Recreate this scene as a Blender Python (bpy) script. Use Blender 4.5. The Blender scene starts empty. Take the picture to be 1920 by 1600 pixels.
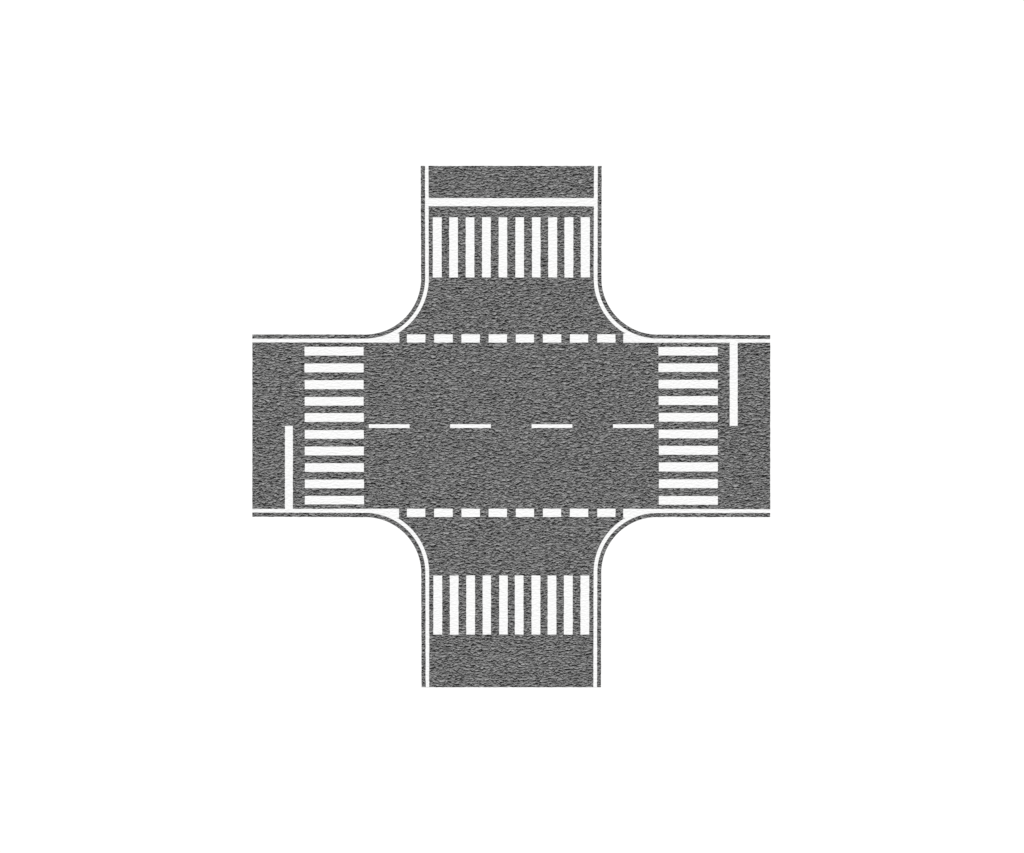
import bpy, bmesh, math, random
from mathutils import Vector
random.seed(7)
S = 32.0                       # photograph pixels per metre of ground
GZ, AZ, PZ = 0.0, 0.005, 0.005 # ground level, asphalt thickness, paint thickness
sc = bpy.context.scene
col = sc.collection

def P(px, py):                 # measured plan position -> metres
    return ((px - 960.0) / S, (800.0 - py) / S)

# ------------------------------------------------------------------ materials
def mat(name):
    m = bpy.data.materials.new(name); m.use_nodes = True
    nt = m.node_tree
    b = nt.nodes['Principled BSDF']
    b.inputs['Roughness'].default_value = 1.0
    b.inputs['Specular IOR Level'].default_value = 0.0
    return m, nt, b

def mapped(nt, scale, loc=(0, 0, 0)):
    tc = nt.nodes.new('ShaderNodeTexCoord')
    mp = nt.nodes.new('ShaderNodeMapping')
    mp.inputs['Scale'].default_value = scale
    mp.inputs['Location'].default_value = loc
    nt.links.new(tc.outputs['Object'], mp.inputs['Vector'])
    return mp.outputs['Vector']

def noise(nt, vec, scale=1.0, detail=1.5, rough=0.5, dist=0.0):
    n = nt.nodes.new('ShaderNodeTexNoise')
    n.inputs['Scale'].default_value = scale
    n.inputs['Detail'].default_value = detail
    n.inputs['Roughness'].default_value = rough
    n.inputs['Distortion'].default_value = dist
    nt.links.new(vec, n.inputs['Vector'])
    return n.outputs['Fac']

def ramp(nt, fac, stops):
    r = nt.nodes.new('ShaderNodeValToRGB')
    e = r.color_ramp.elements
    while len(e) > 2: e.remove(e[-1])
    for i, (p, c) in enumerate(stops):
        k = e[i] if i < 2 else e.new(p)
        k.position = p; k.color = (c, c, c, 1)
    nt.links.new(fac, r.inputs['Fac'])
    return r.outputs['Color']

def relief(nt, b, height, strength, distance, normal=None):
    bp = nt.nodes.new('ShaderNodeBump')
    bp.inputs['Strength'].default_value = strength
    bp.inputs['Distance'].default_value = distance
    nt.links.new(height, bp.inputs['Height'])
    if normal: nt.links.new(normal, bp.inputs['Normal'])
    nt.links.new(bp.outputs['Normal'], b.inputs['Normal'])
    return bp.outputs['Normal']

def mul(nt, a, b):
    m = nt.nodes.new('ShaderNodeMix'); m.data_type = 'RGBA'; m.blend_type = 'MULTIPLY'
    m.inputs['Factor'].default_value = 1.0
    nt.links.new(a, m.inputs['A']); nt.links.new(b, m.inputs['B'])
    return m.outputs['Result']

GRAIN = (4.6, 9.0, 6.0)
A_DIST = 0.58
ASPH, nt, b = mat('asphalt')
v = mapped(nt, GRAIN)
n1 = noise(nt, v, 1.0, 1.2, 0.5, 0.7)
n3 = noise(nt, mapped(nt, (0.35, 0.35, 0.35), (3, 1, 0)), 1.0, 3.0, 0.6)
pit_shade = ramp(nt, n1, [(0.35, 0.12), (0.46, 0.215), (0.64, 0.285)])  # grain valleys darkened, ridges lightened: relief shade painted into the base colour
wear = ramp(nt, n3, [(0.3, 0.96), (0.7, 1.0)])
nt.links.new(mul(nt, pit_shade, wear), b.inputs['Base Color'])
relief(nt, b, n1, 1.0, A_DIST)

PAINT, nt, b = mat('white_road_paint')
v = mapped(nt, GRAIN)
n1 = noise(nt, v, 1.0, 2.0, 0.55, 0.35)
c = ramp(nt, noise(nt, mapped(nt, (7, 13, 5), (1, 9, 0)), 1.0, 2.0), [(0.3, 0.80), (0.58, 0.862)])
nt.links.new(c, b.inputs['Base Color'])
relief(nt, b, n1, 1.0, 0.022)

GROUND, nt, b = mat('white_ground')
c = ramp(nt, noise(nt, mapped(nt, (0.6, 0.6, 0.6)), 1.0, 4.0), [(0.3, 0.915), (0.7, 0.93)])
nt.links.new(c, b.inputs['Base Color'])

# ------------------------------------------------------------------ geometry
def rough_outline(pts, step=5.0, amp=0.35):
    """walk a closed outline (plan px), adding points with a tiny wobble like a hand-laid edge"""
    out = []
    n = len(pts)
    for i in range(n):
        a, c_ = Vector(pts[i]), Vector(pts[(i + 1) % n])
        d = c_ - a; L = d.length
        if L < 1e-6: continue
        out.append(a.copy())
        k = int(L // step)
        nrm = Vector((-d.y, d.x)) / L
        for j in range(1, k):
            out.append(a + d * (j / k) + nrm * random.uniform(-amp, amp))
    return out

def slab(name, pts, z0, z1, m, parent=None, amp=0.3, step=5.0):
    pp = rough_outline(pts, step, amp)
    w = [P(p.x, p.y) for p in pp]
    bm = bmesh.new()
    top = [bm.verts.new((x, y, z1)) for x, y in w]
    bot = [bm.verts.new((x, y, z0)) for x, y in w]
    bm.faces.new(top)
    n = len(w)
    for i in range(n):
        j = (i + 1) % n
        bm.faces.new((top[i], bot[i], bot[j], top[j]))
    bm.normal_update()
    bmesh.ops.recalc_face_normals(bm, faces=bm.faces[:])
    if bm.faces[0].normal.z < 0 if len(bm.faces) else False:
        bmesh.ops.reverse_faces(bm, faces=bm.faces[:])
    bmesh.ops.triangulate(bm, faces=[f for f in bm.faces if len(f.verts) > 4])
    me = bpy.data.meshes.new(name); bm.to_mesh(me); bm.free()
    me.materials.append(m)
    o = bpy.data.objects.new(name, me); col.objects.link(o)
    if parent: o.parent = parent
    return o

def rect(x0, y0, x1, y1): return [(x0, y0), (x1, y0), (x1, y1), (x0, y1)]

def arc(cx, cy, r, a0, a1, n=40):   # degrees, plan px with y down
    return [(cx + r * math.cos(math.radians(a0 + (a1 - a0) * i / n)),
             cy + r * math.sin(math.radians(a0 + (a1 - a0) * i / n))) for i in range(n + 1)]

# setting -------------------------------------------------------------------
bm = bmesh.new()
bmesh.ops.create_grid(bm, x_segments=8, y_segments=8, size=600)
me = bpy.data.meshes.new('ground'); bm.to_mesh(me); bm.free(); me.materials.append(GROUND)
g = bpy.data.objects.new('ground', me); col.objects.link(g); g['kind'] = 'structure'

# the crossing --------------------------------------------------------------
road = bpy.data.objects.new('road_intersection', None); col.objects.link(road)
road.empty_display_size = 2
road['label'] = 'dark grey asphalt four-way road crossing with rounded corners and white road markings on white ground'
road['category'] = 'road crossing'

XL, XR, YT, YB = 473.1, 1444.2, 311.3, 1288.8
# corners: centre, radius of asphalt edge, outer and inner radius of the painted line
C = {'TL': (684.2, 522.2, 105.3, 113.0, 119.8), 'TR': (1233.2, 522.2, 105.4, 112.9, 120.0),
     'BL': (684.6, 1075.0, 105.2, 113.1, 120.1), 'BR': (1232.1, 1074.4, 104.7, 112.2, 119.1)}

def quarter(k, i, flip=False):
    cx, cy = C[k][:2]; r = C[k][2 + i]
    a = {'TL': (90, 0), 'TR': (180, 90), 'BR': (270, 180), 'BL': (0, -90)}[k]   # clockwise walk round the outline
    if flip: a = a[::-1]
    return arc(cx, cy, r, a[0], a[1])

outline = ([(XL, 627.5)] + quarter('TL', 0) + [(788.8, YT), (1128.2, YT)] + quarter('TR', 0) +
           [(XR, 628.4), (XR, 969.6)] + quarter('BR', 0) + [(1126.9, YB), (790.3, YB)] + quarter('BL', 0) + [(XL, 969.0)])
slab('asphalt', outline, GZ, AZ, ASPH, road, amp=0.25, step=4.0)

Z0, Z1 = AZ + 0.0005, AZ + PZ
def clip(pts, test): return [p for p in pts if test(p)]
edges = {
 'TL': ([(XL, 635.4)] + quarter('TL', 1) + [(796.9, YT), (803.5, YT)] +
        clip(quarter('TL', 2, True), lambda p: p[1] < 624.4) + [(744.4, 624.9), (748.8, 626.1), (748.8, 642.6), (XL, 642.3)]),
 'TR': ([(1113.7, YT), (1120.7, YT)] + quarter('TR', 1) + [(XR, 636.0), (XR, 642.8), (1168.6, 642.8), (1168.6, 626.2), (1172.9, 624.9)] +
        clip(quarter('TR', 2, True), lambda p: p[1] < 624.4)),
 'BL': ([(XL, 954.6), (748.3, 954.1), (748.3, 971.0), (743.9, 971.6)] + clip(quarter('BL', 2, True), lambda p: p[1] > 972.2) +
        [(804.8, YB), (798.2, YB)] + quarter('BL', 1) + [(XL, 961.3)]),
 'BR': ([(XR, 955.3), (XR, 962.0)] + quarter('BR', 1) + [(1119.4, YB), (1112.6, YB)] +
        clip(quarter('BR', 2, True), lambda p: p[1] > 972.2) + [(1173.6, 971.6), (1168.6, 971.0), (1168.6, 954.1)]),
}
edge_lab = {'TL': 'white edge line curving round the upper left corner', 'TR': 'white edge line curving round the upper right corner',
            'BL': 'white edge line curving round the lower left corner', 'BR': 'white edge line curving round the lower right corner'}
# quarter(..., flip=True) for the inner radius walks back the other way
for k, pts in edges.items():
    o = slab('edge_line', pts, Z0, Z1, PAINT, road, amp=0.25); o['label'] = edge_lab[k]

def part_empty(name, px, py, label):
    e = bpy.data.objects.new(name, None); col.objects.link(e)
    e.parent = road; e['label'] = label
    return e

tops = [(811.5, 828.2), (842.3, 858.6), (873.2, 889.5), (903.9, 920.1), (934.9, 951.0), (966.4, 982.5), (997.5, 1013.4), (1027.9, 1044.6), (1058.4, 1075.0), (1089.0, 1105.9)]
bots = [(812.6, 829.1), (843.4, 859.7), (874.3, 890.6), (904.9, 920.6), (936.0, 952.0), (965.3, 981.6), (996.6, 1013.1), (1026.8, 1043.1), (1057.3, 1073.8), (1088.4, 1104.8)]
lefts = [(650.6, 666.9), (681.9, 698.5), (713.1, 730.0), (744.6, 760.8), (775.0, 791.3), (806.7, 822.9), (837.7, 854.0), (868.8, 885.0), (899.6, 915.8), (930.2, 946.0)]
rights = [(651.0, 666.9), (681.7, 697.7), (712.5, 728.5), (743.1, 759.8), (774.6, 790.8), (806.0, 822.1), (836.3, 852.9), (867.3, 884.4), (899.0, 915.4), (930.4, 946.7)]
e = part_empty('zebra_crossing', 960, 464, 'zebra crossing of upright stripes on the upper arm, below the full-width stop line')
for a, c_ in tops: slab('stripe', rect(a, 407.8, c_, 520.5), Z0, Z1, PAINT, e)
e = part_empty('zebra_crossing', 960, 1135, 'zebra crossing of upright stripes on the lower arm, the one without a stop line')
for a, c_ in bots: slab('stripe', rect(a, 1079.3, c_, 1190.1), Z0, Z1, PAINT, e)
e = part_empty('zebra_crossing', 626, 800, 'zebra crossing of level stripes on the left arm')
for i, (a, c_) in enumerate(lefts):
    d = i * 0.07
    slab('stripe', rect(571.1 + d, a, 681.6 + d * 1.4, c_), Z0, Z1, PAINT, e)
e = part_empty('zebra_crossing', 1290, 800, 'zebra crossing of level stripes on the right arm')
for i, (a, c_) in enumerate(rights):
    slab('stripe', rect(1234.7 + i * 0.08, a, 1345.8, c_), Z0, Z1, PAINT, e)

o = slab('stop_line', rect(800.5, 371.8, 1116.5, 387.1), Z0, Z1 + 0.002, PAINT, road)
o['label'] = 'full-width white stop line across the upper arm'
o = slab('stop_line', rect(534.4, 798.8, 549.2, 957.4), Z0, Z1 + 0.002, PAINT, road)
o['label'] = 'half-width white stop line on the lower half of the left arm'
o = slab('stop_line', rect(1368.1, 640.0, 1383.1, 798.8), Z0, Z1 + 0.002, PAINT, road)
o['label'] = 'half-width white stop line on the upper half of the right arm'

e = part_empty('centre_line', 960, 799, 'thin centre line of four long white dashes')
for a, c_ in [(691.7, 767.9), (844.2, 920.4), (996.8, 1073.1), (1149.3, 1225.9)]:
    slab('dash', rect(a, 795.8, c_, 802.8), Z0, Z1, PAINT, e, amp=0.2)
dash = [(763.0, 797.6), (814.2, 848.9), (865.3, 899.7), (916.2, 950.5), (967.2, 1001.4), (1018.0, 1052.3), (1068.5, 1103.0), (1119.9, 1154.0)]
e = part_empty('give_way_line', 960, 635, 'row of eight short thick dashes across the upper mouth')
for a, c_ in dash: slab('dash', rect(a, 627.2, c_, 642.6), Z0, Z1, PAINT, e)
e = part_empty('give_way_line', 960, 962, 'row of eight short thick dashes across the lower mouth')
for a, c_ in dash: slab('dash', rect(a, 954.1, c_, 969.7), Z0, Z1, PAINT, e)

# ------------------------------------------------------------------ light
EL, AZI = 39.0, 5.0     # sun height; compass angle away from +Y towards -X
w = bpy.data.worlds.new('World'); sc.world = w; w.use_nodes = True
nt = w.node_tree
bg = nt.nodes['Background']; bg.inputs['Strength'].default_value = 0.035
sky = nt.nodes.new('ShaderNodeTexSky'); sky.sky_type = 'NISHITA'; sky.sun_disc = False
sky.sun_elevation = math.radians(EL); sky.sun_rotation = math.radians(-AZI)
hs = nt.nodes.new('ShaderNodeHueSaturation'); hs.inputs['Saturation'].default_value = 0.0
nt.links.new(sky.outputs['Color'], hs.inputs['Color']); nt.links.new(hs.outputs['Color'], bg.inputs['Color'])
sun = bpy.data.lights.new('sun', 'SUN'); sun.energy = 5.0; sun.angle = math.radians(0.5); sun.color = (1, 1, 0.998)
so = bpy.data.objects.new('sun', sun); col.objects.link(so)
d = Vector((-math.sin(math.radians(AZI)) * math.cos(math.radians(EL)), math.cos(math.radians(AZI)) * math.cos(math.radians(EL)), math.sin(math.radians(EL))))
so.rotation_euler = d.to_track_quat('Z', 'Y').to_euler(); so.location = d * 80

# ------------------------------------------------------------------ camera
cam = bpy.data.cameras.new('camera'); cam.lens = 60; cam.sensor_width = 36; cam.sensor_fit = 'HORIZONTAL'
cam.clip_end = 2000
co = bpy.data.objects.new('camera', cam); col.objects.link(co)
co.location = (0, 0, 100); co.rotation_euler = (0, 0, 0)
sc.camera = co

sc.view_settings.view_transform = 'Standard'; sc.view_settings.look = 'None'
sc.view_settings.exposure = 0; sc.view_settings.gamma = 1
sc.render.engine = 'CYCLES'
